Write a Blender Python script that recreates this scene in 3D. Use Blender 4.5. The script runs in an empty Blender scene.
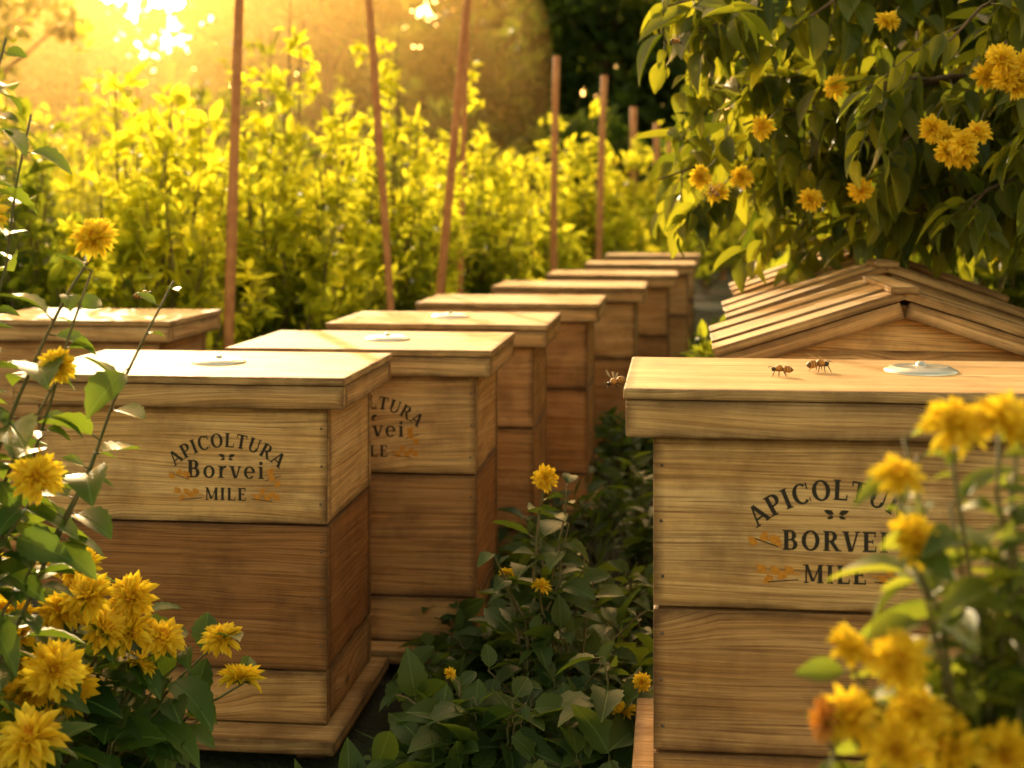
import bpy, bmesh, math, random
import numpy as np
from mathutils import Vector, Matrix
rng = np.random.default_rng(11)
random.seed(5)
SUN_AZ, SUN_EL = -17.0, 18.5      # degrees: left of the view axis, above the horizon

# ------------------------------------------------------------------ materials
def new_mat(name):
    m = bpy.data.materials.new(name); m.use_nodes = True
    nt = m.node_tree; nt.nodes.clear()
    out = nt.nodes.new('ShaderNodeOutputMaterial')
    return m, nt, out
def N(nt, t, **k):
    n = nt.nodes.new(t)
    for a, b in k.items(): setattr(n, a, b)
    return n
def mixc(nt, fac, a, b, mode='MIX'):
    n = nt.nodes.new('ShaderNodeMix'); n.data_type = 'RGBA'; n.blend_type = mode
    for sock, v in ((n.inputs[0], fac), (n.inputs[6], a), (n.inputs[7], b)):
        if isinstance(v, (int, float)): sock.default_value = v
        elif isinstance(v, tuple): sock.default_value = (*v, 1) if len(v) == 3 else v
        else: nt.links.new(v, sock)
    return n.outputs[2]
def ramp(nt, src, p0, p1, c0=0.0, c1=1.0):
    n = nt.nodes.new('ShaderNodeMapRange'); n.clamp = True
    n.inputs[1].default_value = p0; n.inputs[2].default_value = p1
    n.inputs[3].default_value = c0; n.inputs[4].default_value = c1
    nt.links.new(src, n.inputs[0]); return n.outputs[0]
def math_(nt, op, a, b=None):
    n = nt.nodes.new('ShaderNodeMath'); n.operation = op
    for i, v in enumerate((a, b)):
        if v is None: continue
        if isinstance(v, (int, float)): n.inputs[i].default_value = v
        else: nt.links.new(v, n.inputs[i])
    return n.outputs[0]

def leaf_mat(name, dark, light, trans, tf=0.45, rough=0.45, veins=False, spec=0.4, tlow=0.5):
    m, nt, out = new_mat(name); L = nt.links.new
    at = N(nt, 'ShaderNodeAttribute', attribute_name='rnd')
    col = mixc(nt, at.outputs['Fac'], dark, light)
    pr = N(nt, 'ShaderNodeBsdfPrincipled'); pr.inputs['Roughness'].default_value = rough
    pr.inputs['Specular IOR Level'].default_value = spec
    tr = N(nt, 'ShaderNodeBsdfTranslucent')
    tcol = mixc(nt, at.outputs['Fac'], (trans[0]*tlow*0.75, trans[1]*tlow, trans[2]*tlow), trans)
    if veins:
        lx = N(nt, 'ShaderNodeAttribute', attribute_name='lx').outputs['Fac']
        ly = N(nt, 'ShaderNodeAttribute', attribute_name='ly').outputs['Fac']
        ax = math_(nt, 'ABSOLUTE', lx)
        mid = ramp(nt, ax, 0.02, 0.07, 1, 0)
        ph = math_(nt, 'SUBTRACT', math_(nt, 'MULTIPLY', ly, 48.0), math_(nt, 'MULTIPLY', ax, 55.0))
        sv = ramp(nt, math_(nt, 'SINE', ph), 0.80, 1.0, 0, 0.45)
        v = math_(nt, 'MAXIMUM', mid, sv)
        col = mixc(nt, math_(nt, 'MULTIPLY', v, 0.55), col, tuple(min(1, x*2.2+0.03) for x in light))
        bp = N(nt, 'ShaderNodeBump'); bp.inputs['Strength'].default_value = 0.6
        bp.inputs['Distance'].default_value = 0.002; bp.invert = True
        L(v, bp.inputs['Height']); L(bp.outputs[0], pr.inputs['Normal'])
    L(col, pr.inputs['Base Color']); L(tcol, tr.inputs['Color'])
    mx = N(nt, 'ShaderNodeMixShader'); mx.inputs[0].default_value = tf
    L(pr.outputs[0], mx.inputs[1]); L(tr.outputs[0], mx.inputs[2]); L(mx.outputs[0], out.inputs[0])
    return m

def simple_mat(name, c1, c2, scale=30, rough=0.7, metallic=0, bump=0.3, spec=0.5):
    m, nt, out = new_mat(name); L = nt.links.new
    tc = N(nt, 'ShaderNodeTexCoord')
    no = N(nt, 'ShaderNodeTexNoise'); no.inputs['Scale'].default_value = scale
    no.inputs['Detail'].default_value = 4
    L(tc.outputs['Object'], no.inputs['Vector'])
    pr = N(nt, 'ShaderNodeBsdfPrincipled')
    L(mixc(nt, ramp(nt, no.outputs[0], 0.35, 0.65), c1, c2), pr.inputs['Base Color'])
    pr.inputs['Roughness'].default_value = rough; pr.inputs['Metallic'].default_value = metallic
    pr.inputs['Specular IOR Level'].default_value = spec
    bp = N(nt, 'ShaderNodeBump'); bp.inputs['Strength'].default_value = bump; bp.inputs['Distance'].default_value = 0.003
    L(no.outputs[0], bp.inputs['Height']); L(bp.outputs[0], pr.inputs['Normal'])
    L(pr.outputs[0], out.inputs[0]); return m

def wood_mat(name, light, mid, dark, rough=0.55, weather=0.5):
    m, nt, out = new_mat(name); L = nt.links.new
    uv = N(nt, 'ShaderNodeUVMap', uv_map='UVMap')
    w = N(nt, 'ShaderNodeMapping'); w.inputs['Scale'].default_value = (1.1, 6, 1); L(uv.outputs[0], w.inputs[0])
    wn = N(nt, 'ShaderNodeTexNoise'); wn.inputs['Scale'].default_value = 1.0; wn.inputs['Detail'].default_value = 2
    L(w.outputs[0], wn.inputs['Vector'])
    sp = N(nt, 'ShaderNodeSeparateXYZ'); L(uv.outputs[0], sp.inputs[0])
    k = N(nt, 'ShaderNodeMapping'); k.inputs['Scale'].default_value = (3.6, 8.0, 1); L(uv.outputs[0], k.inputs[0])
    vo = N(nt, 'ShaderNodeTexVoronoi'); vo.inputs['Scale'].default_value = 1; L(k.outputs[0], vo.inputs['Vector'])
    swell = math_(nt, 'MULTIPLY', ramp(nt, vo.outputs['Distance'], 0.0, 0.35, 1, 0), 0.018)
    v = math_(nt, 'ADD', math_(nt, 'ADD', sp.outputs[1], math_(nt, 'MULTIPLY', wn.outputs[0], 0.06)), swell)
    cb = N(nt, 'ShaderNodeCombineXYZ'); L(sp.outputs[0], cb.inputs[0]); L(v, cb.inputs[1])
    g = N(nt, 'ShaderNodeMapping'); g.inputs['Scale'].default_value = (2.0, 34, 1); L(cb.outputs[0], g.inputs[0])
    gn = N(nt, 'ShaderNodeTexNoise'); gn.inputs['Scale'].default_value = 1; gn.inputs['Detail'].default_value = 3
    L(g.outputs[0], gn.inputs['Vector'])
    ph = math_(nt, 'ADD', math_(nt, 'MULTIPLY', v, 430.0), math_(nt, 'MULTIPLY', gn.outputs[0], 9.0))
    rings = math_(nt, 'MULTIPLY', ramp(nt, math_(nt, 'SINE', ph), -0.6, 1.0), ramp(nt, gn.outputs[0], 0.3, 0.65, 0.15, 1.0))
    f = N(nt, 'ShaderNodeMapping'); f.inputs['Scale'].default_value = (5, 320, 1); L(cb.outputs[0], f.inputs[0])
    fn = N(nt, 'ShaderNodeTexNoise'); fn.inputs['Scale'].default_value = 1; fn.inputs['Detail'].default_value = 4
    fn.inputs['Roughness'].default_value = 0.65
    L(f.outputs[0], fn.inputs['Vector'])
    b = N(nt, 'ShaderNodeTexNoise'); b.inputs['Scale'].default_value = 8; b.inputs['Detail'].default_value = 6
    b.inputs['Roughness'].default_value = 0.65
    L(uv.outputs[0], b.inputs['Vector'])
    knot = ramp(nt, vo.outputs['Distance'], 0.03, 0.11, 1, 0)
    at = N(nt, 'ShaderNodeAttribute', attribute_name='rnd')
    ed = N(nt, 'ShaderNodeAttribute', attribute_name='edge')
    c = mixc(nt, ramp(nt, gn.outputs[0], 0.32, 0.66), light, mid)
    c = mixc(nt, math_(nt, 'MULTIPLY', rings, 0.34), c, dark)
    c = mixc(nt, ramp(nt, fn.outputs[0], 0.46, 0.68, 0, 0.85), c, dark)
    c = mixc(nt, ramp(nt, b.outputs[0], 0.46, 0.70, 0, weather), c, tuple(x*0.8 for x in dark))
    c = mixc(nt, math_(nt, 'MULTIPLY', knot, 0.8), c, tuple(x*0.4 for x in dark))
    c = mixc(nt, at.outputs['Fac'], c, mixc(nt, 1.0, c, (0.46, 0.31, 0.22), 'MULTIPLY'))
    ge = math_(nt, 'MULTIPLY', ramp(nt, ed.outputs['Fac'], 0.0, 0.016, 1, 0), ramp(nt, b.outputs[0], 0.3, 0.6, 0.35, 1.0))
    c = mixc(nt, ge, c, tuple(x*0.4 for x in dark))
    pr = N(nt, 'ShaderNodeBsdfPrincipled'); L(c, pr.inputs['Base Color'])
    pr.inputs['Specular IOR Level'].default_value = 0.4
    L(ramp(nt, fn.outputs[0], 0.3, 0.7, rough-0.1, rough+0.2), pr.inputs['Roughness'])
    h = math_(nt, 'SUBTRACT', math_(nt, 'MULTIPLY', fn.outputs[0], -0.8), math_(nt, 'MULTIPLY', rings, 0.2))
    bp = N(nt, 'ShaderNodeBump'); bp.inputs['Strength'].default_value = 0.8; bp.inputs['Distance'].default_value = 0.003
    L(h, bp.inputs['Height']); L(bp.outputs[0], pr.inputs['Normal'])
    L(pr.outputs[0], out.inputs[0]); return m

M_WOOD = wood_mat('pine_wood', (0.86, 0.57, 0.27), (0.72, 0.42, 0.155), (0.22, 0.092, 0.030), 0.58, 0.6)
M_LID = wood_mat('lid_wood', (0.88, 0.60, 0.30), (0.76, 0.46, 0.18), (0.26, 0.12, 0.038), 0.55, 0.4)
M_STAKE = simple_mat('stake_wood', (0.46, 0.17, 0.06), (0.60, 0.26, 0.09), 25, 0.7)
M_BARK = simple_mat('bark', (0.07, 0.045, 0.025), (0.16, 0.10, 0.055), 40, 0.85, bump=0.8)
M_STEM = simple_mat('stem', (0.07, 0.09, 0.025), (0.15, 0.11, 0.05), 60, 0.6)
M_METAL = simple_mat('zinc', (0.62, 0.60, 0.56), (0.72, 0.70, 0.66), 60, 0.38, 0.85, 0.15)
M_NAIL = simple_mat('nail_steel', (0.10, 0.07, 0.05), (0.2, 0.16, 0.13), 200, 0.5, 0.7)
M_INK = simple_mat('stencil_paint', (0.009, 0.006, 0.004), (0.022, 0.013, 0.007), 300, 0.6)
M_GOLD = simple_mat('ochre_paint', (0.50, 0.18, 0.010), (0.64, 0.27, 0.02), 200, 0.5)
M_LEAF_NEAR = leaf_mat('leaf_broad', (0.018, 0.056, 0.012), (0.070, 0.135, 0.022), (0.38, 0.52, 0.04), 0.38, 0.42, True)
M_LEAF_FRONT = leaf_mat('leaf_front', (0.04, 0.09, 0.016), (0.13, 0.17, 0.03), (0.62, 0.66, 0.06), 0.48, 0.42, True)
M_LEAF_COVER = leaf_mat('leaf_cover', (0.016, 0.048, 0.012), (0.072, 0.120, 0.025), (0.28, 0.38, 0.03), 0.32, 0.46, True)
M_LEAF_TREE = leaf_mat('leaf_tree', (0.018, 0.046, 0.008), (0.085, 0.12, 0.014), (0.66, 0.66, 0.035), 0.48, 0.36, True, tlow=0.3)
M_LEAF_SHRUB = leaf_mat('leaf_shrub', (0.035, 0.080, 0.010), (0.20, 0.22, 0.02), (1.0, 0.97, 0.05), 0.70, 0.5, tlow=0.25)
M_LEAF_DARK = leaf_mat('leaf_dark', (0.020, 0.05, 0.010), (0.08, 0.11, 0.015), (0.55, 0.62, 0.035), 0.5, 0.5, tlow=0.25)
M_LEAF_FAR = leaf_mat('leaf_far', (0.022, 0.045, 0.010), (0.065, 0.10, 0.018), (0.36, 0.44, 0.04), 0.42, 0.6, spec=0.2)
M_PETAL = leaf_mat('petal', (0.92, 0.52, 0.012), (0.95, 0.74, 0.05), (1.0, 0.74, 0.03), 0.42, 0.55, tlow=0.85)
M_CENTER = simple_mat('flower_center', (0.80, 0.36, 0.01), (0.88, 0.52, 0.02), 400, 0.8)
M_DRY = leaf_mat('petal_dry', (0.60, 0.24, 0.04), (0.75, 0.38, 0.08), (0.8, 0.35, 0.05), 0.35, 0.6)

# ------------------------------------------------------------------ mesh builder
class MB:
    def __init__(s, mats): s.mats = mats; s.V = []; s.F = []; s.M = []; s.R = []; s.LX = []; s.LY = []; s.n = 0
    def add(s, v, f, mi, r, lx=None, ly=None):
        v = np.asarray(v, float).reshape(-1, 3); f = np.asarray(f, int).reshape(-1, 3)
        s.V.append(v); s.F.append(f + s.n); s.M.append(np.full(len(f), mi))
        s.R.append(np.broadcast_to(np.asarray(r, float), (len(v),)).copy())
        s.LX.append(np.full(len(v), 9.0) if lx is None else lx); s.LY.append(np.zeros(len(v)) if ly is None else ly)
        s.n += len(v)
    def build(s, name, parent=None, smooth=True):
        V = np.concatenate(s.V); F = np.concatenate(s.F); M = np.concatenate(s.M)
        me = bpy.data.meshes.new(name)
        me.vertices.add(len(V)); me.vertices.foreach_set('co', V.ravel())
        me.loops.add(F.size); me.loops.foreach_set('vertex_index', F.ravel().astype(np.int32))
        me.polygons.add(len(F)); me.polygons.foreach_set('loop_start', np.arange(0, F.size, 3, dtype=np.int32))
        for m in s.mats: me.materials.append(m)
        me.polygons.foreach_set('material_index', M.astype(np.int32))
        me.polygons.foreach_set('use_smooth', np.full(len(F), smooth))
        for nm, arr in (('rnd', s.R), ('lx', s.LX), ('ly', s.LY)):
            a = me.attributes.new(nm, 'FLOAT', 'POINT'); a.data.foreach_set('value', np.concatenate(arr).astype(np.float32))
        me.update(calc_edges=True)
        o = bpy.data.objects.new(name, me); bpy.context.scene.collection.objects.link(o)
        if parent: o.parent = parent
        return o

def unit(a): 
    a = np.asarray(a, float); return a / (np.linalg.norm(a, axis=-1, keepdims=True) + 1e-9)

def leaf_template(rows, width, fold=0.12, curl=0.25, shape=0.42, jag=0.0, wave=0.0):
    """oval leaf, length 1 along +Y, three verts per inner row"""
    v = [(0, 0, 0)]; lx = [0]; ly = [0]
    for i in range(1, rows):
        t = i / rows
        w = width * (math.sin(math.pi * t ** (math.log(0.5) / math.log(shape)))) ** 0.85 * 0.5
        if jag: w *= 1 + (jag if i % 2 else -jag)
        z = -curl * t * t
        wz = wave * math.sin(t * 9)
        v += [(-w, t, z + fold * w * 2 + wz), (0, t, z), (w, t, z + fold * w * 2 - wz)]
        lx += [-w / width * 2, 0, w / width * 2]; ly += [t, t, t]
    v.append((0, 1, -curl)); lx.append(0); ly.append(1)
    f = [(0, 2, 1), (0, 3, 2)]
    for i in range(rows - 2):
        a = 1 + 3 * i; b = a + 3
        f += [(a, a+1, b+1), (a, b+1, b), (a+1, a+2, b+2), (a+1, b+2, b+1)]
    a = 1 + 3 * (rows - 2); e = len(v) - 1
    f += [(a, a+1, e), (a+1, a+2, e)]
    return np.array(v), np.array(f), np.array(lx, float), np.array(ly, float)
T_BROAD = [leaf_template(11, 0.66, 0.2, c, 0.42, 0.07, 0.012) for c in (0.1, 0.3, 0.5)]
T_OVAL = [leaf_template(8, 0.50, 0.3, c, 0.42, 0, 0.015) for c in (0.1, 0.35, 0.6)]
T_SMALL = [leaf_template(4, 0.46, 0.25, c) for c in (0.05, 0.3)]
T_FAR = [leaf_template(3, 0.7, 0.2, c) for c in (0.1, 0.3)]
T_PETAL = [leaf_template(4, 0.30, 0.5, c, 0.6) for c in (-0.22, 0.0, 0.2)]

def leaves(mb, mi, tmpls, pos, dirs, ups, sizes, rnd):
    pos = np.asarray(pos, float).reshape(-1, 3); n = len(pos)
    if n == 0: return
    y = unit(dirs); x = unit(np.cross(y, ups)); z = np.cross(x, y)
    R = np.stack([x, y, z], axis=1)
    sizes = np.broadcast_to(np.asarray(sizes, float), (n,)); rnd = np.broadcast_to(np.asarray(rnd, float), (n,))
    which = rng.integers(0, len(tmpls), n)
    for k, (tv, tf, lx, ly) in enumerate(tmpls):
        s = which == k; m = int(s.sum())
        if not m: continue
        W = np.einsum('vi,nij->nvj', tv, R[s]) * sizes[s][:, None, None] + pos[s][:, None, :]
        F = tf[None] + (np.arange(m) * len(tv))[:, None, None]
        mb.add(W, F, mi, np.repeat(rnd[s], len(tv)), np.tile(lx, m), np.tile(ly, m))

_tc = {}
def tube_faces(n, sides):
    k = (n, sides)
    if k not in _tc:
        f = []
        for i in range(n-1):
            for j in range(sides):
                p = i*sides+j; q = i*sides+(j+1) % sides
                f += [(p, q, q+sides), (p, q+sides, p+sides)]
        e = n*sides
        for j in range(sides):
            f += [(e, (j+1) % sides, j), (e+1, (n-1)*sides+j, (n-1)*sides+(j+1) % sides)]
        _tc[k] = np.array(f)
    return _tc[k]
def tube(mb, mi, pts, radii, sides=6, rnd=0.5):
    pts = np.asarray(pts, float); n = len(pts); radii = np.broadcast_to(np.asarray(radii, float), (n,))
    tan = unit(np.gradient(pts, axis=0)); ref = np.array([0.31, 0.17, 0.93])
    if abs(np.dot(tan[0], unit(ref))) > 0.9: ref = np.array([1.0, 0.1, 0])
    a = unit(np.cross(tan, ref)); b = np.cross(tan, a)
    th = np.linspace(0, 2*np.pi, sides, endpoint=False)
    V = pts[:, None] + radii[:, None, None] * (np.cos(th)[None, :, None] * a[:, None] + np.sin(th)[None, :, None] * b[:, None])
    V = V.reshape(-1, 3); V = np.vstack([V, pts[0], pts[-1]])
    mb.add(V, tube_faces(n, sides), mi, rnd)

def curve(p0, p1, bow=(0, 0, 0), n=10, wob=0.0):
    p0, p1, bow = map(lambda q: np.asarray(q, float), (p0, p1, bow)); t = np.linspace(0, 1, n)[:, None]
    c = (p0+p1)/2 + bow
    P = (1-t)**2*p0 + 2*t*(1-t)*c + t*t*p1
    if wob: P[1:-1] += rng.normal(0, wob, (n-2, 3))
    return P
def sample(P, t):
    t = np.clip(np.asarray(t, float), 0, 1)*(len(P)-1); i = np.minimum(t.astype(int), len(P)-2); f = (t-i)[:, None]
    return P[i]*(1-f)+P[i+1]*f, unit(P[i+1]-P[i])

def ellipsoid(mb, mi, c, r, axis=(0, 0, 1), seg=8, rings=6, rnd=0.5):
    z = unit(axis); x = unit(np.cross(z, (0.3, 0.9, 0.2))); y = np.cross(z, x)
    V = []
    for i in range(rings+1):
        ph = math.pi*i/rings
        for j in range(seg):
            a = 2*math.pi*j/seg
            V.append(np.asarray(c)+r[0]*math.sin(ph)*math.cos(a)*x+r[1]*math.sin(ph)*math.sin(a)*y+r[2]*math.cos(ph)*z)
    f = []
    for i in range(rings):
        for j in range(seg):
            p = i*seg+j; q = i*seg+(j+1) % seg
            f += [(p, p+seg, q+seg), (p, q+seg, q)]
    mb.add(V, f, mi, rnd)

def flower(mb, mp, mc, c, nrm, rad, mcal, full=1.0):
    """double, chrysanthemum-like bloom"""
    nrm = unit(nrm); x = unit(np.cross(nrm, (0.2, 0.3, 0.9))); y = np.cross(nrm, x); c = np.asarray(c, float)
    lay = ((-4, 22, 1.0), (14, 21, 0.96), (32, 19, 0.86), (50, 16, 0.72), (66, 12, 0.6), (82, 8, 0.5)) if rng.random() < 0.75 else ((-10, 22, 1.0), (8, 20, 0.94), (26, 17, 0.80), (46, 13, 0.64), (66, 9, 0.5))
    for el, cnt, ln in lay:
        a = np.linspace(0, 2*np.pi, cnt, endpoint=False)+rng.normal(0, 0.13, cnt)+rng.random()
        e = np.radians(el + rng.normal(0, 9, cnt))
        out = np.cos(a)[:, None]*x+np.sin(a)[:, None]*y
        d = out*np.cos(e)[:, None]+nrm*np.sin(e)[:, None]
        up = nrm*np.cos(e)[:, None]-out*np.sin(e)[:, None]+rng.normal(0, 0.18, (cnt, 3))
        leaves(mb, mp, T_PETAL, c+out*rad*0.10, d, up, rad*ln*rng.uniform(0.82, 1.1, cnt)*full, np.clip(rng.normal(0.5+el/200, 0.28, cnt), 0, 1))
    ellipsoid(mb, mc, c+nrm*rad*0.06, (rad*0.16, rad*0.16, rad*0.2), nrm)
    k = 12; q = rng.normal(0, 0.08, (k, 2))*rad
    p0 = c+q[:, :1]*x+q[:, 1:]*y+nrm*rad*0.15
    leaves(mb, mc, T_PETAL, p0, nrm+rng.normal(0, 0.25, (k, 3)), np.tile(x, (k, 1)), rad*0.34, rng.random(k))
    a = np.linspace(0, 2*np.pi, 9, endpoint=False); out = np.cos(a)[:, None]*x+np.sin(a)[:, None]*y
    leaves(mb, mcal, T_SMALL, np.tile(c-nrm*rad*0.12, (9, 1)), out-nrm*0.1, np.tile(nrm, (9, 1)), rad*0.55, 0.7)

def leafy_stem(mb, P, ms, ml, tm, lsize, nleaf, t0=0.15, r0=0.004, r1=0.0015, droop=0.35, rng_s=0.3, sides=5, petiole=0.25, rbias=0.5):
    n = len(P); tube(mb, ms, P, np.linspace(r0, r1, n), sides)
    t = np.linspace(t0, 1, nleaf)+rng.normal(0, 0.01, nleaf)
    pos, tan = sample(P, t)
    ang = np.arange(nleaf)*2.4+rng.normal(0, 0.4, nleaf)+rng.random()*6
    ref = np.array([0.2, 0.1, 0.95]) if abs(tan[0][2]) < 0.8 else np.array([1, 0.1, 0.0])
    a = unit(np.cross(tan, ref)); b = np.cross(tan, a)
    side = np.cos(ang)[:, None]*a+np.sin(ang)[:, None]*b
    d = side*0.9+tan*0.45+np.array([0, 0, -1.0])*droop+rng.normal(0, 0.18, (nleaf, 3)); d = unit(d)
    s = lsize*(1+rng.normal(0, rng_s, nleaf).clip(-0.55, 0.6))*np.where(t > 0.9, 0.7, 1)
    if petiole:
        for i in range(nleaf):
            tube(mb, ms, [pos[i], pos[i]+d[i]*s[i]*petiole], [r1*0.8, r1*0.6], 4)
        pos = pos+d*(s*petiole)[:, None]
    ups = np.array([0, 0, 1.0])+side*0.2+rng.normal(0, 0.3, (nleaf, 3))
    leaves(mb, ml, tm, pos, d, ups, s, np.clip(rng.normal(rbias, 0.28, nleaf), 0, 1))

# ------------------------------------------------------------------ ground
def ground():
    m, nt, out = new_mat('soil_grass'); L = nt.links.new
    tc = N(nt, 'ShaderNodeTexCoord')
    a = N(nt, 'ShaderNodeTexNoise'); a.inputs['Scale'].default_value = 1.3; a.inputs['Detail'].default_value = 8
    b = N(nt, 'ShaderNodeTexNoise'); b.inputs['Scale'].default_value = 60; b.inputs['Detail'].default_value = 6
    L(tc.outputs['Object'], a.inputs['Vector']); L(tc.outputs['Object'], b.inputs['Vector'])
    c = mixc(nt, ramp(nt, a.outputs[0], 0.4, 0.6), (0.035, 0.055, 0.015), (0.07, 0.048, 0.028))
    c = mixc(nt, ramp(nt, b.outputs[0], 0.35, 0.7, 0, 0.7), c, (0.02, 0.018, 0.01))
    pr = N(nt, 'ShaderNodeBsdfPrincipled'); pr.inputs['Roughness'].default_value = 0.95; L(c, pr.inputs['Base Color'])
    bp = N(nt, 'ShaderNodeBump'); bp.inputs['Distance'].default_value = 0.03; L(b.outputs[0], bp.inputs['Height']); L(bp.outputs[0], pr.inputs['Normal'])
    L(pr.outputs[0], out.inputs[0])
    bm = bmesh.new(); bmesh.ops.create_grid(bm, x_segments=40, y_segments=40, size=300)
    me = bpy.data.meshes.new('ground'); bm.to_mesh(me); me.materials.append(m)
    o = bpy.data.objects.new('ground', me); bpy.context.scene.collection.objects.link(o)
ground()

# ------------------------------------------------------------------ boards
def boards(name, specs, mat, parent, bevel=0.0025):
    """specs: (cx,cy,cz,sx,sy,sz,rnd[,rot matrix])"""
    V, F, U, R, E = [], [], [], [], []
    for sp in specs:
        cx, cy, cz, sx, sy, sz, r = sp[:7]; rot = sp[7] if len(sp) > 7 else None
        t = bmesh.new(); bmesh.ops.create_cube(t, size=1)
        bmesh.ops.scale(t, vec=(sx, sy, sz), verts=t.verts)
        bmesh.ops.bevel(t, geom=t.edges[:], offset=min(bevel, min(sx, sy, sz)*0.3), segments=2, affect='EDGES', profile=0.6)
        ou, ov = random.random()*20, random.random()*20
        long_y = sy > sx
        t.normal_update(); t.verts.index_update(); off = len(V)
        for v in t.verts:
            p = Vector(v.co)
            if rot is not None: p = rot @ p
            V.append(tuple(p+Vector((cx, cy, cz)))); R.append(r)
        for f in t.faces:
            F.append([v.index+off for v in f.verts]); n = f.normal
            for so in f.loops:
                c = so.vert.co
                if abs(n.x) > 0.7: u, v = c.y, c.z; dd = (sy, sz)
                elif abs(n.y) > 0.7: u, v = c.x, c.z; dd = (sx, sz)
                else:
                    u, v = (c.y, c.x) if long_y else (c.x, c.y); dd = (sy, sx) if long_y else (sx, sy)
                U.append((u+ou, v+ov)); E.append((u/dd[0]+0.5, v/dd[1]+0.5, dd[0], dd[1]))
        t.free()
    me = bpy.data.meshes.new(name); me.from_pydata(V, [], F)
    uv = me.uv_layers.new(name='UVMap'); uv.data.foreach_set('uv', np.array(U).ravel())
    a = me.attributes.new('rnd', 'FLOAT', 'POINT'); a.data.foreach_set('value', np.array(R, np.float32))
    E = np.array(E)
    a = me.uv_layers.new(name='EdgeUV'); a.data.foreach_set('uv', E[:, :2].ravel())
    a = me.uv_layers.new(name='SizeUV'); a.data.foreach_set('uv', E[:, 2:].ravel())
    me.update(); me.materials.append(mat)
    o = bpy.data.objects.new(name, me); bpy.context.scene.collection.objects.link(o); o.parent = parent
    return o
for m in (M_WOOD, M_LID):
    nt = m.node_tree; L = nt.links.new
    eu = N(nt, 'ShaderNodeUVMap', uv_map='EdgeUV'); su = N(nt, 'ShaderNodeUVMap', uv_map='SizeUV')
    a = N(nt, 'ShaderNodeSeparateXYZ'); L(eu.outputs[0], a.inputs[0]); b = N(nt, 'ShaderNodeSeparateXYZ'); L(su.outputs[0], b.inputs[0])
    ds = []
    for i in (0, 1):
        q = math_(nt, 'SUBTRACT', 0.5, math_(nt, 'ABSOLUTE', math_(nt, 'SUBTRACT', a.outputs[i], 0.5)))
        ds.append(math_(nt, 'MULTIPLY', q, b.outputs[i]))
    d = math_(nt, 'MINIMUM', ds[0], ds[1])
    for n in [n for n in nt.nodes if n.type == 'ATTRIBUTE' and n.attribute_name == 'edge']:
        for l in list(n.outputs['Fac'].links):
            s = l.to_socket; nt.links.remove(l); L(d, s)
        nt.nodes.remove(n)

def super_box(name, parent, W, D, z0, z1, r):
    t = 0.022; h = z1-z0-0.0035; cc = (z0+z1)/2; rr = r+random.uniform(-0.1, 0.1)
    s = [(0, -D/2+t/2, cc, W, t, h, rr), (0, D/2-t/2, cc, W, t, h, rr),
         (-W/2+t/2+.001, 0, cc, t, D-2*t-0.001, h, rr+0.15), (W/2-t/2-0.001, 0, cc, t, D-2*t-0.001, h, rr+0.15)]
    return boards(name, s, M_WOOD, parent)

def nails(name, parent, pts, axis):
    mb = MB([M_NAIL])
    for p in pts: ellipsoid(mb, 0, p, (0.0024, 0.0024, 0.0012), axis, 8, 4)
    mb.build(name, parent)

# ------------------------------------------------------------------ stencil lettering
TK, TN = 0.21, 0.095
def st(a, b, w):
    a = Vector(a); b = Vector(b); d = (b-a).normalized(); n = Vector((-d.y, d.x))*w/2
    return [tuple(a+n), tuple(b+n), tuple(b-n), tuple(a-n)]
def hs(a, b, w):
    return [(a[0]-w/2, a[1]), (a[0]+w/2, a[1]), (b[0]+w/2, b[1]), (b[0]-w/2, b[1])]
def arc(cx, cy, rx, ry, a0, a1, wx=TK, wy=TN, n=18):
    q = []
    for i in range(n):
        A, B = [math.radians(a0+(a1-a0)*k/n) for k in (i, i+1)]
        q.append([(cx+rx*math.cos(A), cy+ry*math.sin(A)), (cx+rx*math.cos(B), cy+ry*math.sin(B)),
                  (cx+(rx-wx)*math.cos(B), cy+(ry-wy)*math.sin(B)), (cx+(rx-wx)*math.cos(A), cy+(ry-wy)*math.sin(A))])
    return q
def ser(x, y, w=0.34): 
    s = 0.065; 
    return [(x-w/2, y-s/2), (x+w/2, y-s/2), (x+w/2, y+s/2), (x-w/2, y+s/2)]
def bar(x0, x1, y, w=TN): return [(x0, y-w/2), (x1, y-w/2), (x1, y+w/2), (x0, y+w/2)]
B0, B1 = 0.032, 0.968
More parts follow.
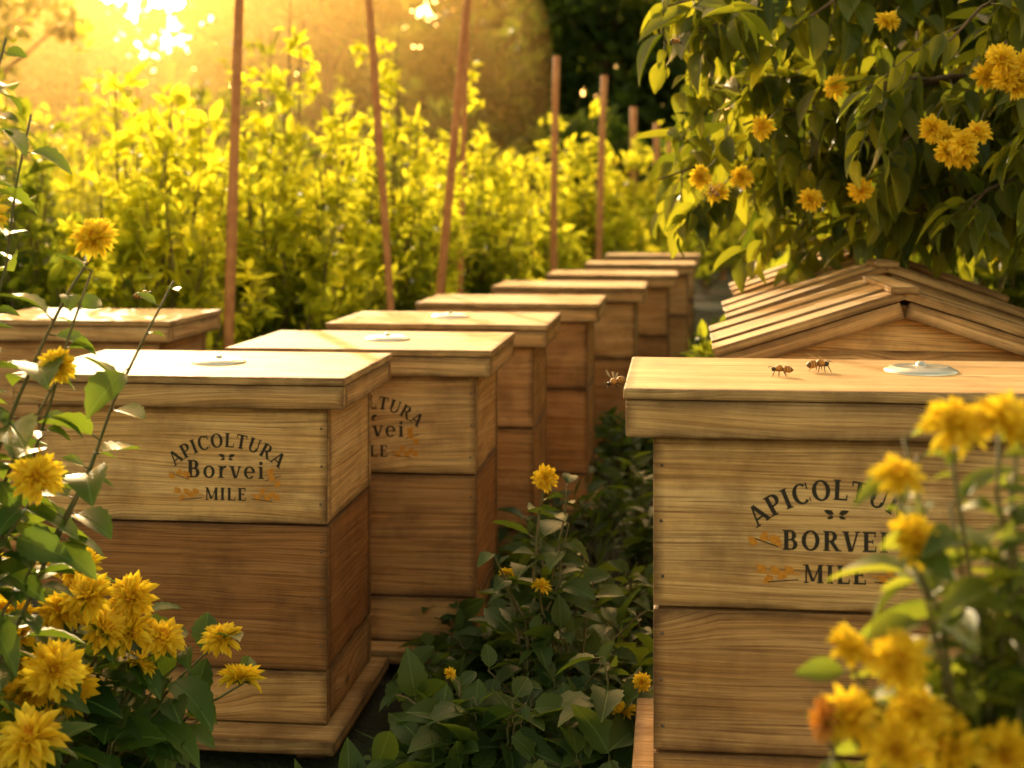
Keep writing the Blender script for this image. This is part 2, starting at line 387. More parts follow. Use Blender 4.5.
def glyph(c):
    g = []
    if c == 'A': g = [hs((0.12, 0), (0.42, 1), 0.10), hs((0.76, 0), (0.44, 1), 0.21), bar(0.22, 0.66, 0.32), ser(0.12, B0, 0.28), ser(0.76, B0, 0.36)]; w = 0.88
    elif c == 'P': g = [hs((0.2, 0), (0.2, 1), TK), bar(0.2, 0.42, 0.955), bar(0.2, 0.42, 0.46), ser(0.2, B0), ser(0.15, B1, 0.25)]+arc(0.42, 0.711, 0.30, 0.289, -90, 90); w = 0.76
    elif c == 'I': g = [hs((0.2, 0), (0.2, 1), TK), ser(0.2, B0, .36), ser(0.2, B1, .36)]; w = 0.42
    elif c == 'C': g = arc(0.45, 0.5, 0.43, 0.52, 48, 315)+[hs((0.78, 0.66), (0.78, 1.0), 0.07), hs((0.80, 0.05), (0.80, 0.25), 0.05)]; w = 0.86
    elif c == 'O': g = arc(0.45, 0.5, 0.44, 0.52, 0, 360, n=28); w = 0.92
    elif c == 'L': g = [hs((0.2, 0), (0.2, 1), TK), bar(0.2, 0.66, 0.045), ser(0.2, B1, .36), hs((0.66, 0), (0.68, 0.28), 0.06), ser(0.13, B0, .2)]; w = 0.74
    elif c == 'T': g = [hs((0.4, 0), (0.4, 1), TK), bar(0.04, 0.76, 0.955), ser(0.4, B0, .36), hs((0.06, 0.72), (0.05, 1), 0.06), hs((0.74, 0.72), (0.75, 1), 0.06)]; w = 0.82
    elif c == 'U': g = [hs((0.2, 0.34), (0.2, 1), TK), hs((0.73, 0.34), (0.73, 1), 0.085), ser(0.2, B1, .34), ser(0.73, B1, .26)]+arc(0.4375, 0.34, 0.335, 0.36, 180, 360, 0.16, 0.10); w = 0.88
    elif c == 'R': g = [hs((0.2, 0), (0.2, 1), TK), bar(0.2, 0.42, 0.955), bar(0.2, 0.45, 0.49), ser(0.2, B0), ser(0.15, B1, .25), hs((0.74, 0), (0.42, 0.5), 0.22), ser(0.78, B0, .26)]+arc(0.42, 0.73, 0.28, 0.27, -90, 90); w = 0.88
    elif c == 'B': g = [hs((0.2, 0), (0.2, 1), TK), bar(0.2, 0.42, 0.955), bar(0.2, 0.45, 0.52), bar(0.2, 0.42, 0.045), ser(0.12, B0, .2), ser(0.12, B1, .2)]+arc(0.42, 0.74, 0.26, 0.26, -90, 90)+arc(0.44, 0.28, 0.31, 0.28, -90, 90); w = 0.82
    elif c == 'V': g = [hs((0.36, 0), (0.12, 1), 0.21), hs((0.42, 0), (0.70, 1), 0.09), ser(0.12, B1, .34), ser(0.70, B1, .26)]; w = 0.80
    elif c == 'E': g = [hs((0.2, 0), (0.2, 1), TK), bar(0.2, 0.62, 0.955), bar(0.2, 0.52, 0.51), bar(0.2, 0.66, 0.045), hs((0.62, 0.72), (0.64, 1), 0.06), hs((0.66, 0.27), (0.66, 0), 0.06), hs((0.52, 0.4), (0.52, 0.62), 0.05), ser(0.12, B0, .2), ser(0.12, B1, .2)]; w = 0.74
    elif c == 'M': g = [hs((0.12, 0), (0.12, 1), 0.085), hs((0.14, 1), (0.47, 0.1), 0.17), hs((0.86, 1), (0.50, 0.1), 0.08), hs((0.86, 0), (0.86, 1), TK), ser(0.12, B0, .26), ser(0.86, B0, .36), ser(0.06, B1, .2), ser(0.90, B1, .28)]; w = 1.06
    elif c == 'o': g = arc(0.36, 0.34, 0.34, 0.36, 0, 360, 0.18, 0.08, 24); w = 0.74
    elif c == 'r': g = [hs((0.2, 0), (0.2, 0.68), 0.18), ser(0.2, B0, .34), ser(0.12, 0.655, .2)]+arc(0.42, 0.42, 0.22, 0.28, 60, 180, 0.12, 0.13); w = 0.60
    elif c == 'v': g = [hs((0.32, 0), (0.12, 0.68), 0.18), hs((0.37, 0), (0.58, 0.68), 0.09), ser(0.12, 0.655, .3), ser(0.58, 0.655, .22)]; w = 0.68
    elif c == 'e': g = arc(0.35, 0.34, 0.33, 0.36, 0, 318, 0.17, 0.08, 22)+[bar(0.12, 0.64, 0.36, 0.07)]; w = 0.70
    elif c == 'i': g = [hs((0.2, 0), (0.2, 0.68), 0.18), ser(0.2, B0, .34), ser(0.13, 0.655, .18)]+arc(0.2, 0.88, 0.11, 0.11, 0, 360, 0.11, 0.11, 12); w = 0.42
    return g, w

def label(parent, cx, cz, yf, second, s=1.0):
    bm = bmesh.new(); cnt = [0]; up = second.isupper()
    def put(polys, fn, mi):
        for p in polys:
            cnt[0] += 1; off = 0.0004+(cnt[0] % 40)*0.000006
            vs = [bm.verts.new((fn(q)[0]+cx, yf-off, fn(q)[1]+cz)) for q in p]
            try: f = bm.faces.new(vs); f.material_index = mi
            except ValueError: pass
    def line(txt, h, z, track=0.12):
        ws = [glyph(c)[1]+track for c in txt]; tot = sum(ws)*h; x = -tot/2
        for c, w in zip(txt, ws):
            put(glyph(c)[0], lambda q, x=x: (x+q[0]*h, z+q[1]*h), 0); x += w*h
    txt = 'APICOLTURA'; h = 0.0265*s; R = 0.150*s; ws = [glyph(c)[1]+0.03 for c in txt]; tot = sum(ws)*h; a = -tot/2
    for c, w in zip(txt, ws):
        th = (a+w*h/2)/R
        def fn(q, th=th, w=w):
            lx = (q[0]-w/2)*h; ly = q[1]*h+R
            return (ly*math.sin(th)+lx*math.cos(th), ly*math.cos(th)-lx*math.sin(th)-R+0.022*s)
        put(glyph(c)[0], fn, 0); a += w*h
    if up: z2, h2, z3 = -0.044, 0.026, -0.086
    else: z2, h2, z3 = -0.036, 0.033, -0.078
    line(second, h2*s, z2*s); line('MILE', 0.024*s, z3*s)
    def leaf(x, z, ang, L, w, mi=1):
        ca, sa = math.cos(ang), math.sin(ang); P = [(0, 0), (.3, w), (.65, w*.8), (1, 0), (.65, -w*.8), (.3, -w)]
        put([[(px*L, pz*L) for px, pz in P]], lambda q: (x+q[0]*ca-q[1]*sa, z+q[0]*sa+q[1]*ca), mi)
    for sg in (-1, 1):
        zb = (z3+0.011)*s
        for i in range(5):
            x = sg*(0.054+i*0.0090)*s; z = zb+0.003*math.sin(i*1.7)*s
            leaf(x, z, (0 if sg > 0 else math.pi)+(0.7 if i % 2 else -0.7), 0.016*s, 0.34)
        put([st((sg*0.046*s, zb), (sg*0.104*s, zb+0.002*s), 0.002*s)], lambda q: q, 1)
        put([st((sg*0.048*s, zb-0.007*s), (sg*0.087*s, zb-0.011*s), 0.0014*s)], lambda q: q, 0)
        for i in range(4):
            leaf(sg*(0.080+0.007*i)*s, (-0.028-0.0035*i)*s, 0.9*sg+i*1.1, 0.016*s, 0.36)
        put([st((sg*0.074*s, -0.040*s), (sg*0.104*s, -0.030*s), 0.0014*s)], lambda q: q, 0)
        leaf(sg*0.003*s, 0.004*s, math.pi/2-sg*1.25, 0.014*s, 0.24, 0)
        leaf(sg*0.003*s, 0.001*s, math.pi/2-sg*1.9, 0.010*s, 0.24, 0)
    me = bpy.data.meshes.new('label'); bm.normal_update(); bm.to_mesh(me); bm.free()
    me.materials.append(M_INK); me.materials.append(M_GOLD)
    o = bpy.data.objects.new('label', me); bpy.context.scene.collection.objects.link(o); o.parent = parent

def vent_disc(parent, x, y, z, r=0.05):
    mb = MB([M_METAL]); prof = [(0.0, 0.015), (0.08, 0.0145), (0.13, 0.012), (0.15, 0.009), (0.3, 0.0085), (0.62, 0.0072), (0.7, 0.0085), (0.82, 0.0080), (0.9, 0.0045), (1.0, 0.003), (1.0, 0.0)]
    n = 40; V = []; F = []
    for pr, pz in prof:
        for j in range(n):
            a = 2*math.pi*j/n; V.append((x+r*pr*math.cos(a), y+r*pr*math.sin(a), z+pz))
    for i in range(len(prof)-1):
        for j in range(n):
            p = i*n+j; q = i*n+(j+1) % n; F += [(p, q+n, q), (p, p+n, q+n)]
    mb.add(V, F, 0, 0.5)
    mb.build('vent_disc', parent)

# ------------------------------------------------------------------ beehives
def beehive(frx, fry, ztop, W=0.56, D=0.42, rot=6.5, lab=None, disc=None, shades=(0.0, 0.75, 0.25), lw=0.055, hs_=(0.205, 0.253, 0.093), lab_s=1.0):
    """frx,fry: front-right corner of the lid (world)"""
    e = bpy.data.objects.new('beehive', None); bpy.context.scene.collection.objects.link(e); e.empty_display_size = 0.1
    R = Matrix.Rotation(math.radians(-rot), 3, 'Z')
    c = Vector((frx, fry, 0))-R @ Vector((W/2, -D/2, 0))
    e.location = c; e.rotation_euler = (0, 0, math.radians(-rot))
    bw, bd = W-0.075, D-0.06; r = random.uniform(-0.05, 0.1)
    zl = ztop-lw
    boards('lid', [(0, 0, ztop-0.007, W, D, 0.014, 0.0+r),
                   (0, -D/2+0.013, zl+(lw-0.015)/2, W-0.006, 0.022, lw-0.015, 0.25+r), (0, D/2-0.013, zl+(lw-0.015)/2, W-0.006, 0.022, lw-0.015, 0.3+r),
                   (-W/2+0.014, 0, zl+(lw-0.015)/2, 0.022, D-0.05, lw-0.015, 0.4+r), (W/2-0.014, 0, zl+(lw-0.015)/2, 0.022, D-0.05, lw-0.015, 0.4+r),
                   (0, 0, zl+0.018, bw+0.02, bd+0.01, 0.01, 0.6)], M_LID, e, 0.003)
    z = zl
    names = ['upper_box', 'lower_box', 'bottom_box']
    for i, h in enumerate(hs_):
        super_box(names[i], e, bw, bd, z-h, z, shades[i]+r)
        z -= h
    boards('base_board', [(0, -0.02, z-0.014, bw+0.06, bd+0.10, 0.024, 0.35)], M_WOOD, e, 0.004)
    sp = [(-bw/2+0.03, 0, (z-0.028)/2, 0.05, bd, max(0.02, z-0.026), 0.5), (bw/2-0.03, 0, (z-0.028)/2, 0.05, bd, max(0.02, z-0.026), 0.5),
          (0, 0, (z-0.028)/2, bw-0.12, 0.05, max(0.018, z-0.03), 0.6)]
    boards('stand', sp, M_WOOD, e)
    pts = []
    for sx in (-1, 1):
        zz = zl
        for h in hs_[:2]:
            pts += [(sx*(bw/2-0.011), -bd/2-0.0004, zz-h*0.18), (sx*(bw/2-0.012), -bd/2-0.0004, zz-h*0.82), (sx*(bw/2-0.010), -bd/2-0.0004, zz-h*0.5)]; zz -= h
    nails('nails', e, pts, (0, -1, 0))
    if lab: label(e, lab[0], zl-hs_[0]*0.5+0.010, -bd/2, lab[1], lab_s)
    if disc: vent_disc(e, disc[0], disc[1], ztop)
    return e

beehive(-0.286, 2.43, 0.664, W=0.60, lab=(0.083, 'Borvei'), disc=(0.01, 0.0), lab_s=0.93, shades=(-0.05, 0.85, 0.3))
beehive(-0.040, 2.89, 0.664, lab=(0.020, 'Borvei'), disc=(0.02, 0.0), shades=(0.1, 0.85, 0.5))
beehive(0.088, 3.50, 0.664, disc=(0.0, 0.02), shades=(0.35, 0.65, 0.4))
beehive(0.262, 4.25, 0.664, shades=(0.5, 0.6, 0.4))
beehive(0.480, 5.10, 0.664, shades=(0.4, 0.7, 0.4))
beehive(0.700, 6.00, 0.664, shades=(0.5, 0.6, 0.4))
beehive(0.920, 7.10, 0.664, shades=(0.5, 0.6, 0.4))
beehive(1.100, 8.30, 0.664, shades=(0.5, 0.6, 0.4))
beehive(-0.870, 3.62, 0.664, shades=(0.4, 0.6, 0.4))
beehive(0.1405+0.66*0.994, 1.80-0.66*0.113, 0.728, W=0.66, D=0.38, lab=(-0.062, 'BORVEI'), disc=(0.075, 0.035), shades=(0.0, 0.5, 0.4), lw=0.062, hs_=(0.222, 0.185, 0.05), lab_s=0.98)

def gable_hive(px, y, zpk, zev, half, rot=7, depth=0.40):
    e = bpy.data.objects.new('beehive', None); bpy.context.scene.collection.objects.link(e)
    e.location = (px, y+depth/2, 0); e.rotation_euler = (0, 0, math.radians(-rot))
    bw, bd = half*2-0.10, depth-0.06
    for nm, z0, z1, sh in (('upper_box', 0.45, zev+0.012, 0.3), ('lower_box', 0.22, 0.45, 0.5), ('bottom_box', 0.12, 0.22, 0.3)):
        super_box(nm, e, bw, bd, z0, z1, sh)
    boards('base_board', [(0, -0.02, 0.106, bw+0.05, bd+0.1, 0.024, 0.4)], M_WOOD, e)
    boards('stand', [(-bw/2+0.04, 0, 0.046, 0.05, bd, 0.092, 0.5), (bw/2-0.04, 0, 0.046, 0.05, bd, 0.092, 0.5)], M_WOOD, e)
    bm = bmesh.new(); uvl = bm.loops.layers.uv.new('UVMap'); eul = bm.loops.layers.uv.new('EdgeUV'); sul = bm.loops.layers.uv.new('SizeUV')
    rise = zpk-zev
    for ys in (-bd/2, bd/2-0.018):
        q = [(-bw/2, zev+0.010), (bw/2, zev+0.010), (bw/2, zev+0.02), (0, zpk-0.014), (-bw/2, zev+0.02)]
        a = [bm.verts.new((x, ys, z)) for x, z in q]; b = [bm.verts.new((x, ys+0.018, z)) for x, z in q]
        bm.faces.new(a); bm.faces.new(b[::-1])
        for i in range(5): bm.faces.new([a[i], b[i], b[(i+1) % 5], a[(i+1) % 5]])
    for f in bm.faces:
        for l in f.loops: l[uvl].uv = (l.vert.co.x+3, l.vert.co.z+7); l[eul].uv = (0.5, 0.5); l[sul].uv = (1, 1)
    bmesh.ops.recalc_face_normals(bm, faces=bm.faces)
    me = bpy.data.meshes.new('gable'); bm.to_mesh(me); bm.free(); me.materials.append(M_WOOD)
    o = bpy.data.objects.new('gable', me); bpy.context.scene.collection.objects.link(o); o.parent = e
    s = []; ang = math.atan2(rise, half); L = math.hypot(rise, half)
    nb = 4; pw = (depth+0.03)/nb
    for sg in (-1, 1):
        for i in range(nb):
            yy = -(depth+0.03)/2+pw*(i+0.5)
            rot_m = Matrix.Rotation(sg*ang, 3, 'Y')
            s.append((sg*half/2, yy, (zev+zpk)/2+0.006+(0.005 if i % 2 else 0), L, pw+(0.010 if i % 2 else -0.012), 0.016, 0.15+0.25*random.random(), rot_m))
        rot_m = Matrix.Rotation(sg*ang, 3, 'Y')
        s.append((sg*half/2, -depth/2+0.000, (zev+zpk)/2-0.020, L-0.01, 0.018, 0.030, 0.4, rot_m))
    s.append((0, 0, zpk+0.014, 0.05, depth+0.034, 0.012, 0.2))
    boards('roof', s, M_LID, e, 0.002)
gable_hive(0.720, 2.52, 0.795, 0.688, 0.335)
gable_hive(0.820, 3.02, 0.820, 0.705, 0.335)
gable_hive(0.920, 3.56, 0.840, 0.72, 0.335)

# ------------------------------------------------------------------ bees
def bee_mats():
    m, nt, out = new_mat('bee_body'); L = nt.links.new
    at = N(nt, 'ShaderNodeAttribute', attribute_name='rnd')
    pr = N(nt, 'ShaderNodeBsdfPrincipled'); pr.inputs['Roughness'].default_value = 0.5
    L(mixc(nt, at.outputs['Fac'], (0.025, 0.012, 0.006), (0.50, 0.22, 0.035)), pr.inputs['Base Color']); L(pr.outputs[0], out.inputs[0])
    w, nt, out = new_mat('bee_wing'); L = nt.links.new
    pr = N(nt, 'ShaderNodeBsdfPrincipled'); pr.inputs['Base Color'].default_value = (0.75, 0.6, 0.4, 1)
    pr.inputs['Roughness'].default_value = 0.25; pr.inputs['Alpha'].default_value = 0.45; L(pr.outputs[0], out.inputs[0])
    return [m, w]
BM_ = bee_mats()
def honey_bee(loc, yaw, pitch=0.0, s=0.030, flying=False):
    mb = MB(BM_)
    prof = [(0.50, .005, 0), (0.47, .08, 0), (0.41, .115, 0), (0.34, .09, 0), (0.31, .055, .3), (0.27, .11, .8), (0.19, .16, 1), (0.10, .165, .9), (0.02, .12, .6), (-0.02, .05, 0),
            (-0.06, .10, .9), (-0.12, .15, 1), (-0.17, .162, 0), (-0.20, .168, .9), (-0.26, .168, 1), (-0.28, .165, 0), (-0.32, .155, .8), (-0.36, .14, .9), (-0.38, .13, 0), (-0.44, .085, .3), (-0.50, .01, 0)]
    n = 12; V = []; F = []; R = []
    for i, (x, r, c) in enumerate(prof):
        dz = -0.05*max(0, -x-0.0)*2 + (0.02 if 0 < x < .3 else 0) - (0.03 if x > .33 else 0)
        for j in range(n):
            a = 2*math.pi*j/n; V.append((x, r*math.cos(a), r*0.95*math.sin(a)+dz)); R.append(c)
    for i in range(len(prof)-1):
        for j in range(n):
            p = i*n+j; q = i*n+(j+1) % n; F += [(p, q, q+n), (p, q+n, p+n)]
    mb.add(V, F, 0, R)
    for sg in (-1, 1):
        ellipsoid(mb, 0, (0.43, sg*0.09, -0.01), (0.05, 0.035, 0.075), (0, 0, 1), rnd=0)
        tube(mb, 0, [(0.47, sg*0.04, 0.04), (0.54, sg*0.08, 0.10), (0.64, sg*0.10, 0.03)], 0.012, 5, 0)
        for k, (x0, dx) in enumerate(((0.24, 0.16), (0.15, 0.0), (0.06, -0.2))):
            ft = -0.34 if not flying else -0.26
            tube(mb, 0, [(x0, sg*0.09, -0.10), (x0+dx*0.5, sg*0.24, -0.04 if not flying else -0.16), (x0+dx*0.9, sg*0.30, -0.22), (x0+dx*1.3, sg*0.34, ft)], [0.028, 0.026, 0.018, 0.010], 6, 0.1)
        up = 0.75 if flying else 0.35
        for (x0, L, back) in ((0.17, 0.62, -0.5 if not flying else 0.05), (0.08, 0.44, -0.75 if not flying else -0.3)):
            d = unit((back, sg*(0.55 if not flying else 0.8), up))
            leaves(mb, 1, [leaf_template(6, 0.36, 0.05, 0.05, 0.62)], [(x0, sg*0.06, 0.14)], [d], [(0.5, 0, 1) if not flying else (1, 0, 0.3)], L, 0.5)
    o = mb.build('honey_bee'); o.scale = (s, s, s); o.location = loc; o.rotation_euler = (0, pitch, yaw)
honey_bee((0.424, 1.975, 0.728+0.0118), math.radians(20), 0, 0.035)
honey_bee((0.366, 1.925, 0.728+0.0105), math.radians(168), 0, 0.030)
honey_bee((0.138, 1.88, 0.728), math.radians(200), 0.3, 0.028, True)
honey_bee((-0.572, 2.2, 0.822), math.radians(15), -0.2, 0.030, True)
honey_bee((0.385, 2.7, 0.985), math.radians(120), -0.5, 0.03, True)
honey_bee((0.30, 2.6, 1.26), math.radians(40), 0.1, 0.028, True)

# ------------------------------------------------------------------ shrubs of the plantation row
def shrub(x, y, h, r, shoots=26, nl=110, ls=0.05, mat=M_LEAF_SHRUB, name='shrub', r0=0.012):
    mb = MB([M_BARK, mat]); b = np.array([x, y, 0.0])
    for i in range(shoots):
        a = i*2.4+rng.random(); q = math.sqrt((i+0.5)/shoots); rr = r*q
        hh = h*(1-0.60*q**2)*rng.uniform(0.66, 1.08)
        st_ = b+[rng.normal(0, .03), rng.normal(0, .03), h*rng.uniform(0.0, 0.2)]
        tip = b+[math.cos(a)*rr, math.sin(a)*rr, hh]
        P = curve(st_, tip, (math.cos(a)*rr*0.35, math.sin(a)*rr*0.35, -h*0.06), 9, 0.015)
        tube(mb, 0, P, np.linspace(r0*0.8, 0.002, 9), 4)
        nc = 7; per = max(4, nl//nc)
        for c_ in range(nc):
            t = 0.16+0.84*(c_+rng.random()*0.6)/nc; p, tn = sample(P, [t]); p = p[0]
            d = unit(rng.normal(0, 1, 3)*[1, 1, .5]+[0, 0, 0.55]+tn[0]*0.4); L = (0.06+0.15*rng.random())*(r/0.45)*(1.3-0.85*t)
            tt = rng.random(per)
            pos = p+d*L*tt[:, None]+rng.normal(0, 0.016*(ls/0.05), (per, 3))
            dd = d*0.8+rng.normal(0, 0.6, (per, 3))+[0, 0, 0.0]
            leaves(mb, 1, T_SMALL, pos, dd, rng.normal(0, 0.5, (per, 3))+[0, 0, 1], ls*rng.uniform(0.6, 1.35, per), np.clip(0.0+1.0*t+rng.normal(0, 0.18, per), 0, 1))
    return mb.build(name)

row = [(-1.30, 5.2, 1.50, .38), (-0.98, 6.0, 1.85, .42), (-0.62, 7.0, 2.00, .42), (-0.22, 8.1, 1.78, .42), (0.12, 9.3, 1.55, .42),
       (0.50, 10.6, 1.75, .48), (0.98, 12.0, 1.65, .50), (1.50, 13.6, 1.9, .6), (2.1, 15.4, 1.9, .65), (2.8, 17.6, 2.0, .75), (3.5, 20, 2.1, .8)]
for i, (x, y, h, r) in enumerate(row):
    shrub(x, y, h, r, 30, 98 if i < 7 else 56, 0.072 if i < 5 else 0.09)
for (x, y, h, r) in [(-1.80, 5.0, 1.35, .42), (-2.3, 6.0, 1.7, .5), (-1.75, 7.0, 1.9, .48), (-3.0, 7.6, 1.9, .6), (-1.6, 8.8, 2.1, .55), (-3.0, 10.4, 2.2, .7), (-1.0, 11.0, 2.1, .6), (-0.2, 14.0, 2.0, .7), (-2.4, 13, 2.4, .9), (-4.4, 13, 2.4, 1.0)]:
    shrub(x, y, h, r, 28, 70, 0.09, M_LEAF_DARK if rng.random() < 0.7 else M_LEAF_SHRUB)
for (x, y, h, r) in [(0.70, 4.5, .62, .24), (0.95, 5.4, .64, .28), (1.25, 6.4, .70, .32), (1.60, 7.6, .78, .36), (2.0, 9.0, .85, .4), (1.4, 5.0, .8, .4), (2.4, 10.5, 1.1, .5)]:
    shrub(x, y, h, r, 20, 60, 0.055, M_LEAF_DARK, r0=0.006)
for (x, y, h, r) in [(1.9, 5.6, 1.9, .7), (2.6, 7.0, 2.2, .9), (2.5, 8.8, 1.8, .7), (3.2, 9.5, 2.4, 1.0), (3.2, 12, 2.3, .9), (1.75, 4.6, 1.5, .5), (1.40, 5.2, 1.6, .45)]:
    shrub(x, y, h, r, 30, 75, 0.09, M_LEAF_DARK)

# ------------------------------------------------------------------ stakes
def stake(x, y, h, r=0.016, lean=(0, 0)):
    mb = MB([M_STAKE]); P = curve((x, y, -0.05), (x+lean[0], y+lean[1], h), (rng.normal(0, 0.012), 0, 0), 9)
    tube(mb, 0, P, np.linspace(r, r*0.85, 9)*rng.uniform(0.93, 1.07, 9), 10); mb.build('wooden_stake')
stake(-1.02, 5.05, 1.9, 0.020, (0.06, 0)); stake(-0.44, 5.6, 2.0, 0.017, (-0.14, 0)); stake(-0.37, 6.2, 2.1, 0.021, (0.20, 0))
stake(-0.28, 7.4, 2.05, 0.017, (0.05, 0)); stake(0.26, 8.6, 1.86, 0.023, (0.01, 0)); stake(0.60, 10.0, 1.87, 0.026, (0.05, 0))
for (x, y, h) in [(1.05, 12.2, 1.80), (1.35, 13.2, 1.72), (1.62, 14.3, 1.70), (1.95, 15.5, 1.68), (2.3, 16.8, 1.65), (2.7, 18.2, 1.62), (-2.0, 5.2, 2.0)]:
    stake(x, y, h, 0.032 if y > 8 else 0.016, (rng.normal(0, 0.02), 0))

# ------------------------------------------------------------------ distant trees (one mass)
def far_tree(mb, x, y, h, r, clumps=34, nl=120, ls=0.28):
    b = np.array([x, y, 0.0]); tube(mb, 0, curve(b, b+[rng.normal(0, .3), 0, h*0.7], (0.1, 0, 0), 8), np.linspace(h*0.028, h*0.01, 8), 7)
    for i in range(clumps):
        u = rng.random(); z = h*(0.16+0.84*u); prof = math.sin(math.pi*min(1, 0.18+0.80*u))**0.7
        a = rng.random()*6.28; rr = r*prof*math.sqrt(rng.random()); c = b+[math.cos(a)*rr, math.sin(a)*rr, z-0.1*h]
        if i % 3 == 0: tube(mb, 0, curve(b+[0, 0, z*0.6], c, (0, 0, 0.2), 5), np.linspace(h*0.008, 0.02, 5), 4)
        s = r*rng.uniform(0.22, 0.42); q = unit(rng.normal(0, 1, (nl, 3))); rad = rng.random(nl)**0.4
        pos = c+q*rad[:, None]*[s, s, s*0.75]; tone = rng.uniform(0.0, 0.6)
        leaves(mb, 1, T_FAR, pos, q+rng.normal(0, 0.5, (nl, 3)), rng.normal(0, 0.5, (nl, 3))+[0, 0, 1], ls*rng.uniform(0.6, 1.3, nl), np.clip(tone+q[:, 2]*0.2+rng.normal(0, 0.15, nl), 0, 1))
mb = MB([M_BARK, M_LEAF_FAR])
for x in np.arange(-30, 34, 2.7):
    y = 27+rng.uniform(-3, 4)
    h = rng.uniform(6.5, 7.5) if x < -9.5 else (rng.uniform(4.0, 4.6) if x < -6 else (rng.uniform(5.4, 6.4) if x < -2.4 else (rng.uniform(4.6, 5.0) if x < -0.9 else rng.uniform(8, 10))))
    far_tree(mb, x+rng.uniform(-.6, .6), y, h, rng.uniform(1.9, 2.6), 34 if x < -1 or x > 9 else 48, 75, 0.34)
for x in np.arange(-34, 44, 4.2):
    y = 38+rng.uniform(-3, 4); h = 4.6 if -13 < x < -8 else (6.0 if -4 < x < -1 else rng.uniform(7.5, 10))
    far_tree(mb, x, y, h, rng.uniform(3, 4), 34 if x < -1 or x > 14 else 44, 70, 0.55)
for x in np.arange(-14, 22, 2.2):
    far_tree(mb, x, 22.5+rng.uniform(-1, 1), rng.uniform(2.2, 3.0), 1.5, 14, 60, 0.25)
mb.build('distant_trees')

# small open-crowned tree at the far left
def side_tree():
    mb = MB([M_BARK, M_LEAF_DARK]); b = np.array([-4.6, 11.0, 0.0])
    tube(mb, 0, curve(b, b+[0.3, 0, 3.6], (0.2, 0, 0), 12), np.linspace(0.09, 0.02, 12), 10)
    for (x, z, s) in [(-3.95, 2.35, .22), (-3.65, 2.65, .17), (-3.45, 2.35, .10), (-4.25, 2.0, .25), (-4.3, 2.75, .3), (-3.8, 3.05, .22), (-4.8, 2.4, .3), (-5.0, 3.0, .35), (-4.4, 3.5, .35), (-5.3, 2.6, .3), (-4.0, 3.5, .22), (-4.9, 3.7, .3)]:
        c = np.array([x, 11+rng.normal(0, .25), z]); P = curve(b+[0.2, 0, z*0.62], c, (0, 0, 0.18), 8, 0.015); tube(mb, 0, P, np.linspace(0.03, 0.006, 8), 6)
        n = int(70+1500*s*s); q = unit(rng.normal(0, 1, (n, 3))); pos = c+q*(rng.random(n)**0.45)[:, None]*[s*1.2, s, s*.8]
        leaves(mb, 1, T_SMALL, pos, q+rng.normal(0, .5, (n, 3)), rng.normal(0, .5, (n, 3))+[0, 0, 1], 0.10*rng.uniform(.7, 1.2, n), rng.random(n)*.8)
    mb.build('tree')
side_tree()

